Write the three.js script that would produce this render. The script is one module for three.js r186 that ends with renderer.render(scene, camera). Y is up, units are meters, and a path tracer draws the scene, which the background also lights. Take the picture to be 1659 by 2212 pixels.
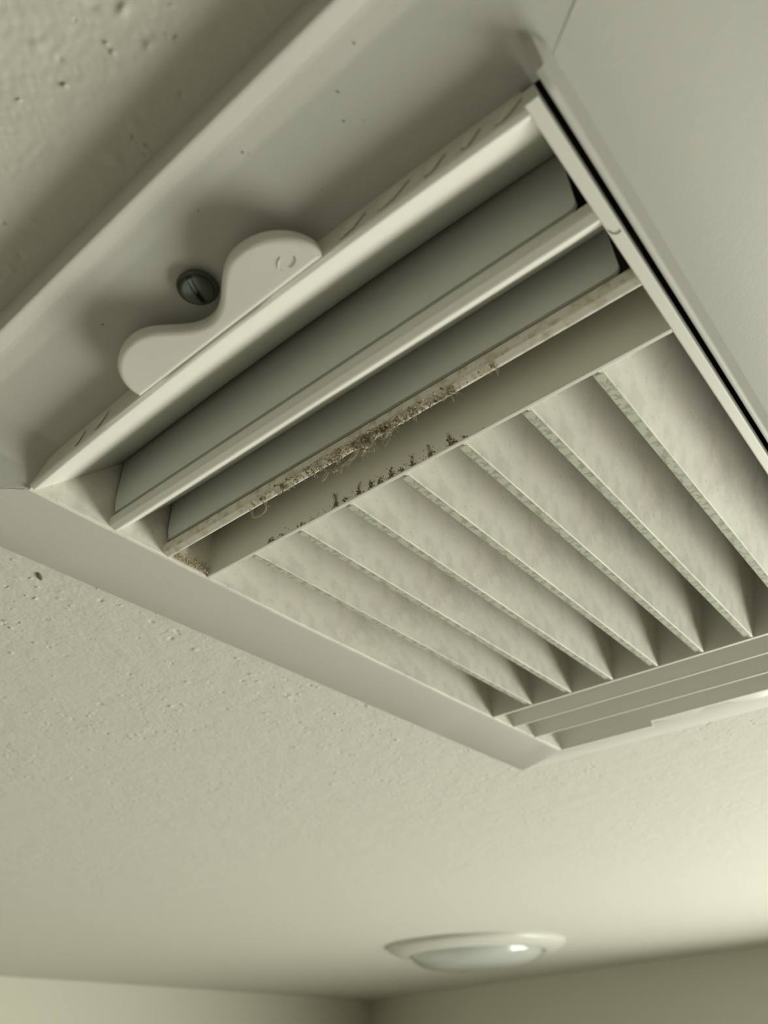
import * as THREE from 'three';
import { toCreasedNormals, mergeGeometries } from 'three/addons/utils/BufferGeometryUtils.js';
import { RectAreaLightUniformsLib } from 'three/addons/lights/RectAreaLightUniformsLib.js';
import { Brush, Evaluator, SUBTRACTION } from 'three-bvh-csg';

// ---------------------------------------------------------------- camera, sky, light, exposure
const H = 0.12;                       // camera height below the vent's rim, metres: unit of the vent's measures
const Y0 = 2.4 - 0.1 * H;           // level of the vent's rim
const scene = new THREE.Scene();
const camera = new THREE.PerspectiveCamera(68.35, 1659 / 2212, 0.005, 30);
{
  const pitch = 0.63036, roll = -0.03736, yaw = 0.66609;
  const fwd = new THREE.Vector3(-Math.cos(pitch) * Math.sin(yaw), Math.sin(pitch), -Math.cos(pitch) * Math.cos(yaw));
  const ex = new THREE.Vector3(Math.cos(yaw), 0, -Math.sin(yaw));
  const ey = new THREE.Vector3().crossVectors(ex, fwd);
  const right = ex.clone().multiplyScalar(Math.cos(roll)).addScaledVector(ey, Math.sin(roll));
  const up = new THREE.Vector3().crossVectors(right, fwd);
  camera.quaternion.setFromRotationMatrix(new THREE.Matrix4().makeBasis(right, up, fwd.clone().negate()));
  camera.position.set(0, Y0 - H, 0);
  camera.focus = 0.2; camera.userData.fStop = 17;
}
scene.background = new THREE.Color(1.2, 1.25, 1.2);        // pale overcast sky outside the window
RectAreaLightUniformsLib.init();
const WALL_A = [-1.517, 1.795], WALL_D = [0.956, -0.2934];  // far wall: its corner and direction in plan (x, -z)
const WIN = { s0: 1.25, s1: 2.45, y0: 1.3, y1: 2.08 };       // window in the far wall, out of frame to the right
const daylight = new THREE.RectAreaLight(new THREE.Color(0.995, 1, 0.885), 9.4, WIN.s1 - WIN.s0 - 0.1, WIN.y1 - WIN.y0 - 0.1);
{
  const s = (WIN.s0 + WIN.s1) / 2, n = [-0.2934, -0.956];
  const x = WALL_A[0] + WALL_D[0] * s - n[0] * 0.11, v = WALL_A[1] + WALL_D[1] * s - n[1] * 0.11, y = (WIN.y0 + WIN.y1) / 2;
  daylight.position.set(x, y, -v); daylight.lookAt(x + n[0], y, -(v + n[1]));
  daylight.name = 'window_daylight'; scene.add(daylight);
}
const renderer = new THREE.WebGLRenderer({ antialias: true });
renderer.toneMapping = THREE.LinearToneMapping;
renderer.toneMappingExposure = 1.0;
renderer.shadowMap.enabled = true;

// ---------------------------------------------------------------- helpers
function rng(seed) { let a = seed >>> 0; return () => { a = (a + 0x6D2B79F5) | 0; let t = Math.imul(a ^ (a >>> 15), 1 | a); t = (t + Math.imul(t ^ (t >>> 7), 61 | t)) ^ t; return ((t ^ (t >>> 14)) >>> 0) / 4294967296; }; }
function lattice(n, seed) {             // tileable value noise on an n x n lattice, x and y in 0..1
  const r = rng(seed), g = new Float32Array(n * n); for (let i = 0; i < g.length; i++) g[i] = r();
  return (x, y) => {
    x = (x - Math.floor(x)) * n; y = (y - Math.floor(y)) * n;
    const i = Math.floor(x) % n, j = Math.floor(y) % n, i1 = (i + 1) % n, j1 = (j + 1) % n;
    let a = x - Math.floor(x), b = y - Math.floor(y); a = a * a * (3 - 2 * a); b = b * b * (3 - 2 * b);
    return (g[j * n + i] * (1 - a) + g[j * n + i1] * a) * (1 - b) + (g[j1 * n + i] * (1 - a) + g[j1 * n + i1] * a) * b;
  };
}
function texture(N, metres, fn, srgb) { // fn(x, y) -> [r, g, b] in 0..1, over a tile of the given size
  const d = new Uint8Array(N * N * 4);
  for (let j = 0; j < N; j++) for (let i = 0; i < N; i++) {
    const c = fn(i / N, j / N), k = (j * N + i) * 4;
    for (let q = 0; q < 3; q++) d[k + q] = Math.max(0, Math.min(255, Math.round((typeof c === 'number' ? c : c[q]) * 255)));
    d[k + 3] = 255;
  }
  const t = new THREE.DataTexture(d, N, N); t.wrapS = t.wrapT = THREE.RepeatWrapping; t.magFilter = THREE.LinearFilter; t.minFilter = THREE.LinearMipmapLinearFilter; t.generateMipmaps = true;
  if (srgb) t.colorSpace = THREE.SRGBColorSpace;
  t.repeat.set(1 / metres, 1 / metres); t.needsUpdate = true; return t;
}
const used = {};
function named(o, name) { const n = used[name] = (used[name] ?? -1) + 1; o.name = n ? name + '_' + String(n).padStart(3, '0') : name; return o; }
function mesh(name, geo, mat, parent) {
  const m = named(new THREE.Mesh(geo, mat), name); m.castShadow = m.receiveShadow = true; (parent ?? scene).add(m); return m;
}
function structure(name, geo, mat, label, parent) { const m = new THREE.Mesh(geo, mat); m.name = name; m.castShadow = m.receiveShadow = true; m.userData.kind = 'structure'; if (label) m.userData.label = label; (parent ?? scene).add(m); return m; }
function tag(o, label, category, group) { o.userData.label = label; o.userData.category = category; if (group) o.userData.group = group; return o; }
function roundPoly(pts, r, n = 3) {     // pts [[a, b, radius?]...] -> the corners rounded
  const out = [], N = pts.length;
  for (let i = 0; i < N; i++) {
    const p = pts[i], a = pts[(i + N - 1) % N], b = pts[(i + 1) % N], rr = p[2] ?? r;
    const la = Math.hypot(a[0] - p[0], a[1] - p[1]), lb = Math.hypot(b[0] - p[0], b[1] - p[1]), t = Math.min(rr, la * 0.45, lb * 0.45);
    if (t < 1e-6) { out.push([p[0], p[1]]); continue; }
    const A = [p[0] + (a[0] - p[0]) / la * t, p[1] + (a[1] - p[1]) / la * t], B = [p[0] + (b[0] - p[0]) / lb * t, p[1] + (b[1] - p[1]) / lb * t];
    for (let k = 0; k <= n; k++) { const s = k / n; out.push([(1 - s) * (1 - s) * A[0] + 2 * s * (1 - s) * p[0] + s * s * B[0], (1 - s) * (1 - s) * A[1] + 2 * s * (1 - s) * p[1] + s * s * B[1]]); }
  }
  return out;
}
// the vent's own measures: u along its near side, v away from the near side, w up; group origin at its middle
const UC = -0.74, VC = 1.67;
const put = (u, v, w) => [(u - UC) * H, w * H, -(v - VC) * H];
// a bar of the given section along u or v; ends may be functions of the section point (mitres); warp moves points
function bar(section, axis, from, to, { segs = 1, warp, crease = 0.7 } = {}) {
  const N = section.length, pos = [], uv = [], per = [0];
  const f0 = typeof from === 'function' ? from : () => from, f1 = typeof to === 'function' ? to : () => to;
  for (let i = 0; i < N; i++) { const a = section[i], b = section[(i + 1) % N]; per.push(per[i] + Math.hypot(a[0] - b[0], a[1] - b[1])); }
  const P = (i, k) => { const p = section[i % N]; const s = f0(p) + (f1(p) - f0(p)) * k / segs; let q = axis === 'u' ? [s, p[0], p[1]] : [p[0], s, p[1]]; if (warp) q = warp(...q); return [put(...q), s]; };
  let area = 0; for (let i = 0; i < N; i++) { const a = section[i], b = section[(i + 1) % N]; area += a[0] * b[1] - a[1] * b[0]; }
  const flip = (area > 0) === (axis === 'u');
  const tri = (...vs) => { if (flip) vs = [vs[0], vs[2], vs[1]]; for (const [p, t] of vs) { pos.push(...p); uv.push(t[0] * H, t[1] * H); } };
  for (let k = 0; k < segs; k++) for (let i = 0; i < N; i++) {
    const [a, sa] = P(i, k), [b, sb] = P(i + 1, k), [c, sc] = P(i + 1, k + 1), [d, sd] = P(i, k + 1);
    const A = [a, [sa, per[i]]], B = [b, [sb, per[i + 1]]], C = [c, [sc, per[i + 1]]], D = [d, [sd, per[i]]];
    tri(A, B, C); tri(A, C, D);
  }
  const cap = THREE.ShapeUtils.triangulateShape(section.map(p => new THREE.Vector2(...p)), []);
  const ccw = area > 0;
  for (const f of cap) for (const [k, rev] of [[0, true], [segs, false]]) {
    let vs = f.map(i => [P(i, k)[0], section[i]]); if (rev) vs = [vs[0], vs[2], vs[1]];
    tri(...vs);
  }
  const g = new THREE.BufferGeometry();
  g.setAttribute('position', new THREE.Float32BufferAttribute(pos, 3)); g.setAttribute('uv', new THREE.Float32BufferAttribute(uv, 2));
  return toCreasedNormals(g, crease);
}
function plain(g) { const q = g.index ? g.toNonIndexed() : g; for (const k of Object.keys(q.attributes)) if (!['position', 'normal', 'uv'].includes(k)) q.deleteAttribute(k); return q; }
const join = gs => mergeGeometries(gs.map(plain));

// ---------------------------------------------------------------- materials
const n8 = lattice(8, 1), n24 = lattice(24, 2), n64 = lattice(64, 3), n160 = lattice(160, 4), n400 = lattice(400, 5);
// stippled ceiling paint: fine orange peel and scattered drops of paint
function ceilingRelief() {
  const N = 2048, tile = 0.4, r = rng(77), h = new Float32Array(N * N);
  for (let j = 0; j < N; j++) for (let i = 0; i < N; i++) { const x = i / N, y = j / N; h[j * N + i] = 0.1 * n400(x, y) + 0.1 * n160(x, y) + 0.2 * n64(x, y) + 0.2 * n24(x, y); }
  for (let k = 0; k < 4200; k++) {
    const cx = r(), cy = r(), keep = n8(cx, cy) > 0.28 + 0.3 * r(), size = (0.35 + 0.9 * Math.pow(r(), 2.2)) * 0.001 / tile * N, e = 0.55 + 0.4 * r(), a = r() * 3.14, amp = (0.2 + 0.75 * r() * r()) * (r() < 0.45 ? -0.8 : 1);
    if (!keep) continue;
    const R = Math.ceil(size * 3), ca = Math.cos(a), sa = Math.sin(a);
    for (let dj = -R; dj <= R; dj++) for (let di = -R; di <= R; di++) {
      const p = (di * ca + dj * sa) / size, q = (-di * sa + dj * ca) / (size * e), d = p * p + q * q; if (d > 7) continue;
      const i = (Math.round(cx * N) + di + N) % N, j = (Math.round(cy * N) + dj + N) % N; h[j * N + i] += amp * Math.exp(-d);
    }
  }
  return texture(N, tile, (x, y) => h[Math.round(y * N) * N + Math.round(x * N)] * 0.55 + 0.18);
}
const M = {};
const CEIL_RELIEF = ceilingRelief();
M.ceiling = new THREE.MeshStandardMaterial({ color: new THREE.Color(0.67, 0.665, 0.595), roughness: 0.75, bumpMap: CEIL_RELIEF, bumpScale: 0.0017 });
const wallRelief = texture(512, 0.3, (x, y) => 0.5 * n64(x, y) + 0.5 * n160(x, y));
M.wall = new THREE.MeshStandardMaterial({ color: new THREE.Color(0.8, 0.785, 0.685), roughness: 0.8, bumpMap: wallRelief, bumpScale: 0.0004 });
M.floor = new THREE.MeshStandardMaterial({ color: new THREE.Color(0.42, 0.42, 0.39), roughness: 0.5, map: texture(256, 1.2, (x, y) => 0.8 + 0.2 * n64(x * 0.2, y), true) });
// painted flange: faint brush grain
const grain = texture(1024, 0.12, (x, y) => 0.4 * n400(x, y) + 0.35 * n160(x, y) + 0.25 * n64(x, y));
M.flange = new THREE.MeshStandardMaterial({ color: new THREE.Color(0.575, 0.57, 0.525), roughness: 0.5, bumpMap: grain, bumpScale: 0.00003 });
M.plastic = new THREE.MeshStandardMaterial({ color: new THREE.Color(0.76, 0.755, 0.69), roughness: 0.42, bumpMap: grain, bumpScale: 0.000005 });
M.plate = new THREE.MeshStandardMaterial({ color: new THREE.Color(0.70, 0.705, 0.67), roughness: 0.4, bumpMap: grain, bumpScale: 0.000005 });
// slats: blotches of grime and small specks on the faces
const r5 = rng(5), specks = Array.from({ length: 150 }, () => [r5(), r5(), 0.0012 + 0.002 * r5() * r5()]);
const grime = texture(1024, 0.09, (x, y) => {
  const b = 0.5 * n8(x * 1, y) + 0.3 * n24(x, y) + 0.2 * n64(x, y), c = 1 - 0.2 * Math.max(0, b - 0.4) - 0.02 * n160(x, y);
  let s = 0; for (const [px, py, pr] of specks) { const d = Math.hypot(px - x, py - y); if (d < pr * 1.6) s = Math.max(s, Math.exp(-d * d / (pr * pr) * 2)); }
  const k = 1 - 0.4 * s, pink = 0.03 * Math.max(0, n8(x + 0.37, y + 0.61) - 0.5);
  return [c * k, (c - pink) * k, (c - pink * 0.6) * k * 0.985];
}, true);
M.slat = new THREE.MeshStandardMaterial({ color: new THREE.Color(0.93, 0.91, 0.845), roughness: 0.5, map: grime, bumpMap: grain, bumpScale: 0.000006 });
const mottle = texture(512, 0.05, (x, y) => { const b = 0.35 * n24(x, y) + 0.35 * n64(x, y) + 0.3 * n160(x, y); const d = Math.max(0, Math.min(1, (b - 0.47) * 5)); return [0.88 - 0.17 * d, 0.885 - 0.155 * d, 0.85 - 0.17 * d]; }, true);
M.slatLip = new THREE.MeshStandardMaterial({ color: new THREE.Color(0.74, 0.74, 0.66), roughness: 0.6, map: mottle });
const rust = texture(512, 0.06, (x, y) => { const b = 0.45 * n24(x, y) + 0.3 * n64(x, y) + 0.25 * n160(x, y); const d = Math.max(0, Math.min(1, (b - 0.45) * 2.6)); return [1 - 0.13 * d, 1 - 0.19 * d, 1 - 0.28 * d]; }, true);
M.dusty = new THREE.MeshStandardMaterial({ color: new THREE.Color(0.74, 0.72, 0.63), roughness: 0.7, map: rust });
M.tab = new THREE.MeshPhysicalMaterial({ color: new THREE.Color(0.74, 0.735, 0.68), roughness: 0.3, clearcoat: 0.3, clearcoatRoughness: 0.25 });
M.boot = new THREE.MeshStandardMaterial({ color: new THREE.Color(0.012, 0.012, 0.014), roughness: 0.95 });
M.steel = new THREE.MeshStandardMaterial({ color: new THREE.Color(0.2, 0.225, 0.21), roughness: 0.28, metalness: 1, bumpMap: grain, bumpScale: 0.0001 });
M.hole = new THREE.MeshStandardMaterial({ color: new THREE.Color(0.09, 0.088, 0.075), roughness: 0.9 });
M.dustA = new THREE.MeshStandardMaterial({ color: new THREE.Color(0.47, 0.40, 0.29), roughness: 1 });
M.dustB = new THREE.MeshStandardMaterial({ color: new THREE.Color(0.2, 0.15, 0.11), roughness: 1 });
M.fibre = new THREE.MeshStandardMaterial({ color: new THREE.Color(0.5, 0.44, 0.34), roughness: 1 });
M.hair = new THREE.MeshStandardMaterial({ color: new THREE.Color(0.07, 0.06, 0.05), roughness: 0.6 });
M.whiteHair = new THREE.MeshStandardMaterial({ color: new THREE.Color(0.85, 0.84, 0.8), roughness: 0.4 });
M.lampRim = new THREE.MeshStandardMaterial({ color: new THREE.Color(0.7, 0.7, 0.64), roughness: 0.3 });
M.lampDome = new THREE.MeshPhysicalMaterial({ color: new THREE.Color(0.8, 0.82, 0.8), roughness: 0.05, transmission: 0.35, thickness: 0, ior: 1.5, clearcoat: 1, clearcoatRoughness: 0.05 });
M.frameWhite = new THREE.MeshStandardMaterial({ color: new THREE.Color(0.75, 0.75, 0.7), roughness: 0.5 });
M.pane = new THREE.MeshPhysicalMaterial({ color: new THREE.Color(1, 1, 1), roughness: 0, transmission: 1, thickness: 0, ior: 1.5 });

// ---------------------------------------------------------------- room
const corner = { a: [-1.517, 1.795], b: [1.9, 0.747], c: [1.9, -2.5], d: [-0.993, -2.5] };   // plan, (x, v) with z = -v
const CEIL = 2.4, T = 0.2;
function slab(pts, holes, y0, y1) {      // horizontal slab from plan points
  const s = new THREE.Shape(pts.map(p => new THREE.Vector2(...p)));
  for (const h of holes) s.holes.push(new THREE.Path(h.map(p => new THREE.Vector2(...p))));
  const g = new THREE.ExtrudeGeometry(s, { depth: y1 - y0, bevelEnabled: false }); g.rotateX(-Math.PI / 2); g.translate(0, y0, 0); return g;
}
const outline = [[corner.a[0] - 0.15, corner.a[1] + 0.3], [corner.b[0] + 0.15, corner.b[1] + 0.26], [corner.c[0] + 0.15, corner.c[1] - 0.15], [corner.d[0] - 0.2, corner.d[1] - 0.15]];
const vu = [-1.42, -0.0], vv = [0.44, 2.92];     // opening for the duct
structure('ceiling', slab(outline, [[[vu[0] * H, vv[0] * H], [vu[1] * H, vv[0] * H], [vu[1] * H, vv[1] * H], [vu[0] * H, vv[1] * H]]], CEIL, CEIL + 0.02), M.ceiling, 'pale cream ceiling with stippled paint');
structure('floor', slab(outline, [], -0.1, 0), M.floor);
function wall(name, p, q, hole, label) {  // upright slab whose inner face runs from p to q; the room lies to the right of p -> q
  const L = Math.hypot(q[0] - p[0], q[1] - p[1]), s = new THREE.Shape([[-0.0, 0], [L, 0], [L, CEIL], [0, CEIL]].map(a => new THREE.Vector2(...a)));
  if (hole) s.holes.push(new THREE.Path([[hole.s0, hole.y0], [hole.s1, hole.y0], [hole.s1, hole.y1], [hole.s0, hole.y1]].map(a => new THREE.Vector2(...a))));
  const g = new THREE.ExtrudeGeometry(s, { depth: T, bevelEnabled: false }); g.translate(0, 0, -T);
  const dx = (q[0] - p[0]) / L, dv = (q[1] - p[1]) / L;
  const m = structure(name, g, M.wall, label); m.position.set(p[0], 0, -p[1]); m.rotation.y = Math.atan2(dv, dx); return m;
}
wall('wall_far', corner.a, corner.b, WIN, 'shaded cream wall beyond the round ceiling light');
wall('wall_right', corner.b, corner.c);
wall('wall_near', corner.c, corner.d);
wall('wall_left', corner.d, corner.a, null, 'sunlit cream wall meeting the ceiling at lower left');
{
  const win = new THREE.Group(); win.name = 'window_1'; win.userData.kind = 'structure'; win.userData.label = 'white framed window in the far wall outside the view';
  win.position.set(corner.a[0], 0, -corner.a[1]); win.rotation.y = Math.atan2(WALL_D[1], WALL_D[0]); scene.add(win);
  const w = WIN.s1 - WIN.s0, h = WIN.y1 - WIN.y0, cs = (WIN.s0 + WIN.s1) / 2, cy = (WIN.y0 + WIN.y1) / 2, b = (x, y, sx, sy) => { const g = new THREE.BoxGeometry(sx, sy, 0.05); g.translate(x, y, -0.15); return g; };
  mesh('window_frame', join([b(WIN.s0 + 0.025, cy, 0.05, h), b(WIN.s1 - 0.025, cy, 0.05, h), b(cs, WIN.y0 + 0.025, w - 0.1, 0.05), b(cs, WIN.y1 - 0.025, w - 0.1, 0.05), b(cs, cy, 0.04, h - 0.1)]), M.frameWhite, win);
  for (const k of [-1, 1]) { const g = new THREE.BoxGeometry(w / 2 - 0.07, h - 0.1, 0.004); g.translate(cs + k * (w / 4 - 0.015), cy, -0.15); mesh('window_pane', g, M.pane, win); }
}

// ---------------------------------------------------------------- the ceiling vent
const vent = named(new THREE.Group(), 'ceiling_vent'); vent.position.set(UC * H, Y0, -VC * H); scene.add(vent);
tag(vent, 'large white louvred ceiling vent with dusty slats and a wide flange', 'vent');
const WC = 0.1;                                   // ceiling level
// flange: inner opening and outer edge
const IN = { u0: -1.365, u1: -0.109, v0: 0.514, v1: 2.846 }, OUT = { u0: -1.735, u1: 0.26, v0: 0.262, v1: 3.155 };
{
  const lipW = 0.022;
  const side = (inn, out, wIn, wBead, wOut = 0.066) => {          // section from the inner edge to the outer edge, solid up to the ceiling
    const s = Math.sign(out - inn);
    const pts = wBead === null
      ? [[inn, WC + 0.06], [inn, wIn, 0.006], [out - s * lipW, wOut, 0.012], [out, WC, 0], [out, WC + 0.0001, 0]]
      : [[inn, WC + 0.06], [inn, wBead, 0.006], [inn + s * 0.010, wBead, 0.004], [inn + s * 0.020, wIn, 0.006], [out - s * lipW, wOut, 0.012], [out, WC, 0], [out, WC + 0.0001, 0]];
    return roundPoly(pts, 0, 4);
  };
  const lerp = (x, a, b, c, d) => c + (d - c) * (x - a) / (b - a);
  const bow = (u, v, w) => [u - 0.014 * Math.max(0, 1 - Math.pow((v - 1.6) / 1.25, 2)), v, w];
  const ramp = (u, v, w) => {                       // the near side runs smoothly down into the left side at their corner
    if (w > 0.075) return [u, v, w];
    const q = Math.min(1, Math.max(0, (-1.262 - u) / 0.1)), k = q * q * (3 - 2 * q) * Math.min(1, Math.max(0, (v - OUT.v0) / (IN.v0 - OUT.v0)));
    return [u, v, w - 0.04 * k];
  };
  mesh('flange', bar(roundPoly([[IN.v0, WC + 0.06], [IN.v0, 0.046, 0.004], ...Array.from({ length: 22 }, (_, i) => [0.506 - 0.19 * i / 21, 0.0466 + 0.0127 * i / 21, 0]), [0.305, 0.06, 0.008], [0.27, 0.041, 0.008], [OUT.v0, 0.05, 0.008], [OUT.v0, WC, 0], [OUT.v0, WC + 0.0001, 0]], 0, 4), 'u', p => lerp(p[0], IN.v0, OUT.v0, IN.u0, OUT.u0), p => lerp(p[0], IN.v0, OUT.v0, IN.u1, OUT.u1), { segs: 140, warp: ramp, crease: 0.5 }), M.flange, vent);
  mesh('flange', bar(side(IN.v1, OUT.v1, 0.03, null), 'u', p => lerp(p[0], IN.v1, OUT.v1, IN.u0, OUT.u0), p => lerp(p[0], IN.v1, OUT.v1, IN.u1, OUT.u1)), M.flange, vent);
  mesh('flange', bar(side(IN.u0, OUT.u0, 0.006, null), 'v', p => lerp(p[0], IN.u0, OUT.u0, IN.v0, OUT.v0), p => lerp(p[0], IN.u0, OUT.u0, IN.v1, OUT.v1), { segs: 24, warp: (u, v, w) => u < IN.u0 - 0.1 ? [u, v, w] : bow(u, v, w) }), M.flange, vent);
  mesh('flange', bar(side(IN.u1, OUT.u1, 0.046, null, 0.058), 'v', p => lerp(p[0], IN.u1, OUT.u1, IN.v0, OUT.v0), p => lerp(p[0], IN.u1, OUT.u1, IN.v1, OUT.v1)), M.flange, vent);
  mesh('flange_lip', bar(roundPoly([[IN.u1, 0.055], [IN.u1, 0.0], [IN.u1 + 0.012, 0.001], [IN.u1 + 0.024, 0.048], [IN.u1 + 0.024, 0.055]], 0.005), 'v', 0.44, IN.v1, { segs: 120, warp: (u, v, w) => { const q = Math.min(1, Math.max(0, (v - 0.452) / 0.03)); return [u, v, 0.055 + (w - 0.055) * q * q * (3 - 2 * q)]; } }), M.flange, vent);
}
// duct boot above the ceiling, dark inside
{
  const b = (u0, u1, v0, v1, w0, w1) => { const g = new THREE.BoxGeometry((u1 - u0) * H, (w1 - w0) * H, (v1 - v0) * H); g.translate(...put((u0 + u1) / 2, (v0 + v1) / 2, (w0 + w1) / 2)); return g; };
  const t = 0.02;
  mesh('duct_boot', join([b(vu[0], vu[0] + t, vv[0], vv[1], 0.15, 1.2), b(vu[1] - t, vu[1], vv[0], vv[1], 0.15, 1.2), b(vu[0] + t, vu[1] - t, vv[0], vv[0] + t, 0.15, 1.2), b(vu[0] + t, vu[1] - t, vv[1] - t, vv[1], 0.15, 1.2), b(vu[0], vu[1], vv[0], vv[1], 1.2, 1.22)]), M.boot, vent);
}
const UL = -1.345, UR = -0.142;                      // inner faces of the grille's left and right rims
const bowNear = (u, v, w) => [u, v - 0.012 * Math.max(0, 1 - Math.pow((u + 0.745) / 0.61, 2)), w];
const bowLeft = (u, v, w) => [u - 0.014 * Math.max(0, 1 - Math.pow((v - 1.6) / 1.25, 2)), v, w];
// near rim: upright outer face, then a blade leaning up and away
const nearRim = mesh('rim', bar(roundPoly([[0.511, 0.004], [0.511, 0.055], [0.69, 0.205], [0.702, 0.185], [0.524, 0.0]], 0.004), 'u', UL - 0.005, UR - 0.0, { segs: 24, warp: (u, v, w) => bowNear(u, v, w) }), M.plastic, vent);
mesh('rim', bar(roundPoly([[UL, 0.0], [UL, 0.3], [UL - 0.012, 0.3], [UL - 0.012, 0.0]], 0.003), 'v', 0.515, 2.83, { segs: 24, warp: bowLeft }), M.slat, vent);
mesh('rim', bar(roundPoly([[UR, 0.0], [UR, 0.035], [-0.121, 0.035], [-0.121, 0.0]], 0.003), 'v', 0.508, 2.845), M.plastic, vent);
{                                                    // far rim: its lower edge is cut back where the far tab sits
  const sec = w => roundPoly([[2.835, w], [2.835, 0.2], [2.817, 0.2], [2.817, w]], 0.003);
  mesh('rim', join([bar(sec(0.0), 'u', UL - 0.01, -0.96), bar(sec(0.02), 'u', -0.96, -0.5), bar(sec(0.0), 'u', -0.5, UR)]), M.plastic, vent);
}
// blades of the near bank, each with a separate plate standing above its lip
const blade = (v, gap) => bar(roundPoly([[v - 0.018, 0.006], [v - 0.018, 0.028], [v - 0.006, 0.032], [v + gap - 0.012, 0.17], [v + gap, 0.16], [v + 0.004, 0.0]], 0.005), 'u', UL - 0.01, UR, { segs: 8 });
mesh('blade', blade(0.722, 0.143), M.plastic, vent);
const dustyBlade = mesh('blade', blade(0.872, 0.122), M.dusty, vent); dustyBlade.userData.label = 'blade with a brown dusty lip';
for (const v of [0.703, 0.853]) {
  // a sheet with rounded lower corners at its right end, folded towards the lip along its foot
  const u0 = UL + 0.004, u1 = UR - 0.02, fold = 0.055, foot = 0.039, top = 0.24, R = 0.013, pos = [], idx = [], uv = [];
  const nU = 60, rows = [[top, 0], [0.15, 0], [fold + 0.008, 0], [fold, 0.001], [fold - 0.006, 0.003], [foot, 0.004]];
  const lowAt = u => { const d = u - (u1 - R); return d > 0 ? foot + R - Math.sqrt(Math.max(0, R * R - d * d)) : foot; };
  const sheet = (dv) => { for (let i = 0; i <= nU; i++) { const u = i < 40 ? u0 + (u1 - R - u0) * i / 40 : u1 - R + R * Math.sin((i - 40) / 20 * Math.PI / 2); for (const [w, o] of rows) { const lo = lowAt(u), ww = Math.max(w, lo); const oo = ww > w ? (ww >= fold ? 0 : (fold - ww) / (fold - foot) * 0.004) : o; pos.push(...put(u, v + oo + dv, ww)); uv.push(u * H, ww * H); } } };
  sheet(0); sheet(0.007);
  const K = rows.length, off = (nU + 1) * K;
  for (let i = 0; i < nU; i++) for (let k = 0; k < K - 1; k++) { const a = i * K + k, b = a + 1, c = a + K, d = c + 1; idx.push(a, b, d, a, d, c, a + off, d + off, b + off, a + off, c + off, d + off); }
  for (let i = 0; i < nU; i++) { const b = i * K + K - 1, d = b + K; idx.push(b, b + off, d + off, b, d + off, d); const a = i * K, c = a + K; idx.push(a, c, a + off, c, c + off, a + off); }
  for (let k = 0; k < K - 1; k++) for (const i of [0, nU]) { const a = i * K + k, b = a + 1; idx.push(a, b, b + off, a, b + off, a + off); }
  const g = new THREE.BufferGeometry(); g.setAttribute('position', new THREE.Float32BufferAttribute(pos, 3)); g.setAttribute('uv', new THREE.Float32BufferAttribute(uv, 2)); g.setIndex(idx);
  mesh('deflector_plate', toCreasedNormals(g.toNonIndexed(), 0.6), M.plate, vent);
}
// dividers between the banks
mesh('divider', bar(roundPoly([[0.993, 0.0], [0.993, 0.29], [1.005, 0.29], [1.005, 0.0]], 0.003), 'u', UL - 0.012, UR), M.plastic, vent).userData.label = 'divider with specks of dirt along its lower edge';
mesh('divider', bar(roundPoly([[2.315, 0.0], [2.315, 0.29], [2.329, 0.29], [2.329, 0.0]], 0.003), 'u', UL - 0.012, UR), M.plastic, vent);
// blades of the far bank stand upright
for (const v of [2.459, 2.614]) mesh('blade', bar(roundPoly([[v - 0.006, 0.0], [v - 0.006, 0.2], [v + 0.005, 0.2], [v + 0.005, 0.0]], 0.003), 'u', UL - 0.01, UR), M.plastic, vent);
// fan of slats in the middle bank
for (const [u, deg] of [[-0.274, 25], [-0.424, 19], [-0.574, 14], [-0.723, 11.5], [-0.879, 8.5], [-1.033, 4], [-1.187, 0.5]]) {
  const a = deg * Math.PI / 180, L = 0.27, t = 0.011, sx = Math.sin(a), cx = Math.cos(a);
  const s = mesh('slat', bar(roundPoly([[u, 0.001], [u + L * sx, L * cx], [u + L * sx - t * cx, L * cx + t * sx], [u - t, 0.004]], 0.003), 'v', 1.005, 2.315, { segs: 4 }), M.slat, vent);
  mesh('slat_lip', bar(roundPoly([[u - 0.023, 0.004], [u - 0.002, 0.0015], [u - 0.004, 0.014], [u - 0.023, 0.012]], 0.002), 'v', 1.014, 2.297), M.slatLip, s);
}
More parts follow.
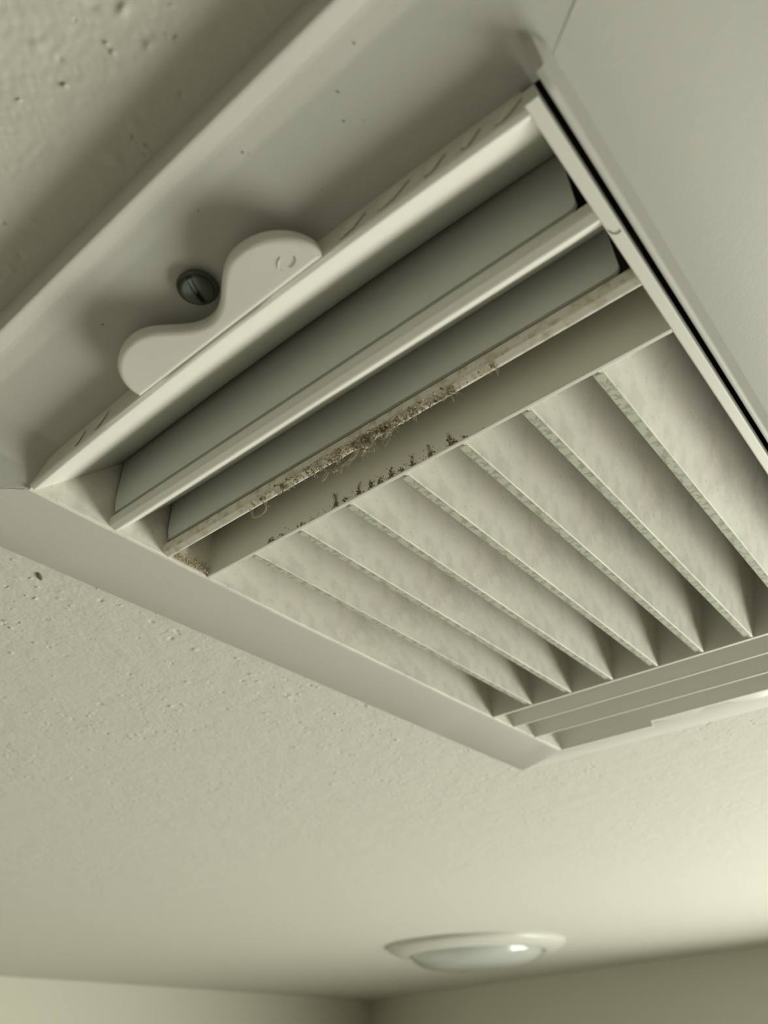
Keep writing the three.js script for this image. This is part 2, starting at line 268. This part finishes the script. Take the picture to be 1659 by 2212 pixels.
// clip tabs: two round lobes with a notch between them
function tabShape(mirror) {
  const c = -0.7265, s = new THREE.Shape(), m = mirror ? -1 : 1, X = x => (x) * H, Y = y => y * m * H;
  s.moveTo(X(-0.232), Y(-0.002)); s.lineTo(X(-0.232), Y(0.010));
  s.bezierCurveTo(X(-0.232), Y(0.050), X(-0.195), Y(0.091), X(-0.135), Y(0.092));
  s.bezierCurveTo(X(-0.075), Y(0.092), X(-0.055), Y(0.032), X(0.0), Y(0.031));
  s.bezierCurveTo(X(0.055), Y(0.032), X(0.075), Y(0.092), X(0.135), Y(0.092));
  s.bezierCurveTo(X(0.195), Y(0.091), X(0.232), Y(0.050), X(0.232), Y(0.010));
  s.lineTo(X(0.232), Y(-0.002)); s.closePath(); return s;
}
function tab(vRoot, w, toward) {
  const g = new THREE.ExtrudeGeometry(tabShape(false), { depth: 0.010 * H, bevelEnabled: true, bevelThickness: 0.008 * H, bevelSize: 0.014 * H, bevelOffset: -0.014 * H, bevelSegments: 10, curveSegments: 40 });
  g.rotateX(toward > 0 ? Math.PI / 2 : -Math.PI / 2);   // shape's y -> +z (towards the near side) or -z
  const [x, y, z] = put(-0.7265, vRoot, w + (toward > 0 ? 0.018 : 0.008)); g.translate(x, y, z);
  const m = mesh('clip_tab', toCreasedNormals(g.index ? g.toNonIndexed() : g, 0.14), M.tab, vent); m.userData.label = 'two-lobed clip tab'; return m;
}
tab(0.504, 0.001, 1); tab(2.83, 0.03, -1);
// slivers of loose paint on the near rim's outer face
{
  const r = rng(31);
  for (const [a, b, kind] of [[-0.458, -0.408, 1], [-0.385, -0.327, 0], [-0.302, -0.265, 0], [-0.24, -0.207, 0], [-0.186, -0.142, 1], [-1.1, -1.06, 0], [-1.17, -1.14, 1]]) {
    const n = 14, pos = [], idx = [];
    for (let i = 0; i <= n; i++) {
      const q = i / n, u = a + (b - a) * q, f = Math.sin(Math.PI * Math.min(1, q * 1.1 + 0.02)), mid = 0.010 + 0.018 * q, hw = (0.0025 + 0.006 * f) * (0.8 + 0.4 * r());
      const vb = 0.509 - 0.012 * Math.max(0, 1 - Math.pow((u + 0.745) / 0.61, 2));
      pos.push(...put(u, vb - 0.0002, mid - hw), ...put(u, vb - 0.002 * f, mid), ...put(u, vb - 0.003 * f, mid + hw));
      pos.push(...put(u, vb + 0.0012, mid - hw), ...put(u, vb + 0.001, mid), ...put(u, vb - 0.002 * f, mid + hw + 0.0006));
    }
    for (let i = 0; i < n; i++) for (const o of [0, 3]) for (let k = 0; k < 2; k++) { const p = i * 6 + o + k; idx.push(p, p + 1, p + 7, p, p + 7, p + 6); }
    for (let i = 0; i < n; i++) for (const k of [0, 2]) { const p = i * 6 + k; idx.push(p, p + 3, p + 9, p, p + 9, p + 6); }
    const g = new THREE.BufferGeometry(); g.setAttribute('position', new THREE.Float32BufferAttribute(pos, 3)); g.setIndex(idx); g.computeVertexNormals();
    mesh('paint_sliver', g, M.plastic, nearRim);
  }
}

// ---------------------------------------------------------------- screw in the near flange
{
  const screw = named(new THREE.Group(), 'slotted_screw'), wS = 0.044, cu = -0.685 * (1 + wS), cv = 0.415 * (1 + wS);
  screw.position.set(cu * H, Y0 + wS * H, -cv * H); scene.add(screw); tag(screw, 'small grey metal slotted screw in the flange beside the clip tab', 'screw');
  const R = 0.031 * H, prof = [[0, 0.55], [0.3, 0.52], [0.55, 0.43], [0.78, 0.26], [0.92, 0.1], [1, -0.05], [1, -0.3], [0.5, -0.35]].map(([x, y]) => new THREE.Vector2(x * R, y * R));
  const head = new Brush(new THREE.LatheGeometry(prof.concat([new THREE.Vector2(0, -0.35 * R)]).reverse(), 40)), slot = new Brush(new THREE.BoxGeometry(R * 2.4, R * 0.6, R * 0.3));
  slot.position.set(0, R * 0.42, 0); slot.rotation.y = 1.25; slot.updateMatrixWorld(); head.updateMatrixWorld();
  const cut = new Evaluator().evaluate(head, slot, SUBTRACTION);
  const g = plain(cut.geometry.clone()); g.rotateX(Math.PI); g.rotateZ(0.12);
  mesh('screw_head', toCreasedNormals(g, 0.5), M.steel, screw);
  const ring = new THREE.TorusGeometry(R * 1.02, R * 0.1, 8, 40); ring.rotateX(Math.PI / 2);
  mesh('hole_rim', ring, M.hole, screw);
}

// ---------------------------------------------------------------- round ceiling light
{
  const light = named(new THREE.Group(), 'dome_light'); light.position.set(-0.676, CEIL, -1.035); scene.add(light);
  tag(light, 'round flush ceiling light with a glossy white glass dome near the room corner', 'ceiling light');
  const R = 0.125, V = (x, y) => new THREE.Vector2(x, y);
  mesh('light_rim', new THREE.LatheGeometry([V(R * 0.74, 0), V(R * 0.74, -0.012), V(R * 0.8, -0.013), V(R * 0.9, -0.011), V(R * 0.985, -0.006), V(R, -0.003), V(R, 0)], 72), M.lampRim, light);
  const dome = []; for (let i = 0; i <= 40; i++) { const a = i / 40 * Math.PI / 2; dome.push(V(Math.max(1e-5, R * 0.76 * Math.pow(Math.sin(a), 0.6)), -0.006 - 0.026 * Math.pow(Math.cos(a), 0.9))); }
  mesh('glass_dome', new THREE.LatheGeometry(dome, 72), M.lampDome, light);
  const bulb = new THREE.CapsuleGeometry(0.006, 0.07, 6, 16); bulb.rotateZ(Math.PI / 2); bulb.translate(0, -0.009, 0);
  mesh('lamp_tube', bulb, M.frameWhite, light);
}

// ---------------------------------------------------------------- dust, lint and hairs
const at = (u, v, w) => new THREE.Vector3(u * H, Y0 + w * H, -v * H);
function crumb(c, size, r, seed) { const g = new THREE.IcosahedronGeometry(size, 0), p = g.attributes.position, m = new Map(); for (let i = 0; i < p.count; i++) { const k = [p.getX(i), p.getY(i), p.getZ(i)].map(x => x.toFixed(6)).join(); if (!m.has(k)) m.set(k, 0.55 + 0.8 * r()); const s = m.get(k); p.setXYZ(i, p.getX(i) * s, p.getY(i) * s, p.getZ(i) * s); } g.rotateY(r() * 6); g.translate(c.x, c.y, c.z); g.computeVertexNormals(); return g; }
function thread(pts, rad, seg = 10) { return new THREE.TubeGeometry(new THREE.CatmullRomCurve3(pts), seg, rad, 4); }
function stuff(name, geo, mat, label) { const m = mesh(name, geo, mat); m.userData.kind = 'stuff'; tag(m, label, 'dust'); return m; }
{
  const r = rng(901), tan = [], dark = [], fib = [], g = () => (r() + r() + r() - 1.5) / 1.5;
  const vL = 0.862;
  // crumbs along the dusty lip, thickest in its middle
  for (let k = 0; k < 520; k++) {
    const u = -0.73 + 0.3 * g() * 1.25, v = vL + 0.013 * (r() * 2 - 1), s = (0.0013 + 0.0027 * r() * r()) * H;
    (r() < 0.16 ? dark : tan).push(crumb(at(u, v, v < vL - 0.004 ? 0.001 : -0.0005), s, r));
  }
  for (const [u, n, sp, hang] of [[-0.72, 110, 0.018, 0.026], [-0.674, 40, 0.009, 0.008], [-0.662, 34, 0.008, 0.02], [-0.95, 14, 0.005, 0.002], [-0.79, 8, 0.012, 0.02], [-0.6, 14, 0.01, 0.004], [-0.514, 10, 0.012, 0.012], [-0.418, 8, 0.01, 0.008], [-0.87, 14, 0.01, 0.003]]) {
    for (let k = 0; k < n; k++) (r() < (u === -0.674 || u === -0.95 ? 0.8 : 0.12) ? dark : tan).push(crumb(at(u + sp * g(), vL + 0.012 * g(), -hang * r()), (0.0015 + 0.003 * r()) * H, r));
    for (let k = 0; k < n * 0.7; k++) {
      let p = [u + sp * 1.3 * g(), vL + 0.012 * (r() - 0.2), 0]; const pts = [], dir = [g() * 0.008, 0.003 * r(), -hang * 0.5];
      for (let q = 0; q < 5; q++) { pts.push(at(...p)); p = [p[0] + dir[0] + 0.008 * g(), p[1] + dir[1] + 0.006 * g(), Math.min(0, p[2] + dir[2] * r() * 0.9 + 0.004 * g())]; }
      fib.push(thread(pts, (0.00035 + 0.0004 * r()) * H));
    }
  }
  // the hanging web and curls
  const web = [[[-0.845, 0], [-0.83, -0.016], [-0.80, -0.024], [-0.77, -0.022], [-0.752, -0.012], [-0.745, 0]], [[-0.80, -0.024], [-0.795, -0.036], [-0.785, -0.04]], [[-0.83, -0.014], [-0.838, -0.03], [-0.842, -0.036]], [[-0.77, -0.022], [-0.776, -0.034]], [[-1.06, 0], [-1.055, -0.024], [-1.035, -0.034], [-1.015, -0.026], [-1.012, -0.004]], [[-1.02, 0], [-1.008, -0.018], [-1.0, -0.02]]];
  for (const line of web) for (let k = 0; k < (line.length > 4 && line[0][0] > -0.9 ? 16 : 4); k++) fib.push(thread(line.map(([u, w]) => at(u + 0.005 * g(), vL + 0.012 + 0.006 * g(), Math.min(0, w + 0.004 * g()))), (0.0003 + 0.0004 * r()) * H, 16));
  for (let k = 0; k < 40; k++) tan.push(crumb(at(-0.80 + 0.045 * (r() - 0.4), vL + 0.013 + 0.004 * g(), -0.02 - 0.006 * r()), (0.001 + 0.0018 * r()) * H, r));
  stuff('dust_lint', join(tan), M.dustA, 'tan dust crumbs caked along the dusty lip of the vent blade');
  stuff('dust_grit', join(dark), M.dustB, 'dark brown grit scattered on the dusty lip of the vent blade');
  stuff('lint_fibres', join(fib), M.fibre, 'wispy pale lint fibres hanging from the dusty vent blade');
  const spot = []; for (let k = 0; k < 120; k++) spot.push(crumb(at(-0.85 + 0.4 * g(), 0.9928, 0.002 + 0.03 * r() * r()), (0.0006 + 0.0008 * r()) * H, r));
  for (const [u, n, sw] of [[-1.124, 7, 0.012], [-1.085, 3, 0.008], [-1.024, 5, 0.01], [-0.916, 14, 0.035], [-0.89, 5, 0.012], [-0.848, 12, 0.03], [-0.815, 12, 0.02], [-0.785, 7, 0.014], [-0.756, 12, 0.025], [-0.73, 5, 0.016], [-0.7, 9, 0.03], [-0.652, 9, 0.03], [-0.604, 10, 0.03], [-0.592, 6, 0.012], [-0.57, 3, 0.01]]) {
    const lean = 0.5 * g();
    for (let k = 0; k < n * 1.6; k++) { const w = 0.85 * sw * r() * r(); spot.push(crumb(at(u + lean * w + 0.014 * g(), 0.9925, 0.002 + w), (0.0009 + 0.0016 * r()) * H, r)); }
    for (let k = 0; k < n / 3; k++) spot.push(thread([at(u, 0.992, 0.002), at(u + 0.01 * g(), 0.990, sw * 0.6), at(u + 0.016 * g(), 0.9915, sw * (0.8 + 0.5 * r()))], 0.0005 * H, 5));
  }
  stuff('dirt_specks', join(spot), M.dustB, 'dark dirt specks along the lower edge of the divider before the long slats');
  const fl = []; for (const [u, v] of [[-0.262, 0.309], [-0.467, 0.314], [-0.462, 0.32], [-0.333, 0.37], [-0.312, 0.386], [-0.315, 0.338], [-0.58, 0.33], [-0.42, 0.42], [-0.86, 0.36]]) fl.push(crumb(at(u * 1.055, v * 1.055, 0.046 + (0.514 - v * 1.055) * 0.067), (0.0009 + 0.001 * r()) * H, r));
  stuff('flange_specks', join(fl), M.dustB, 'few tiny dark specks scattered over the flange near the screw');
  // left corner of the dusty bay
  const brown = []; for (let k = 0; k < 260; k++) { const v = 0.885 + 0.105 * r(); brown.push(crumb(at(UL + 0.001, v, 0.002 + 0.03 * r() * r()), (0.0015 + 0.002 * r()) * H, r)); }
  stuff('corner_dust', join(brown), M.dustA, 'brown dust in the left corner of the third bay of the vent');
}
function hair(pts, rad, mat, label) { const m = mesh('hair', thread(pts.map(p => at(...p)), rad * H, 20), mat); tag(m, label, 'hair'); }
hair([[-0.546, 0.462, 0.0], [-0.556, 0.466, -0.0002], [-0.562, 0.474, -0.0002], [-0.56, 0.482, -0.0002]], 0.0007, M.whiteHair, 'short curved white hair stuck on the clip tab');
hair([[-0.528, 0.474, 0.0], [-0.532, 0.48, -0.0002], [-0.542, 0.484, -0.0002], [-0.548, 0.483, -0.0002]], 0.0005, M.hair, 'fine dark curled hair stuck on the clip tab');
hair([[-0.139, 0.748, -0.001], [-0.136, 0.757, -0.0012], [-0.130, 0.762, -0.0012], [-0.124, 0.760, -0.001]], 0.0007, M.hair, 'thin dark hair on the right rim of the vent');
{
  const g = new THREE.SphereGeometry(1, 16, 8); g.scale(0.0024, 0.0005, 0.0007);
  const m = mesh('paint_flake', g, new THREE.MeshStandardMaterial({ color: new THREE.Color(0.12, 0.09, 0.07), roughness: 0.9 })); m.position.set(-1.678 * 1.085 * H, CEIL - 0.0002, -0.725 * 1.085 * H); m.rotation.y = -0.75;
  tag(m, 'small dark splinter stuck in the ceiling paint left of the vent', 'splinter');
}
renderer.render(scene, camera);
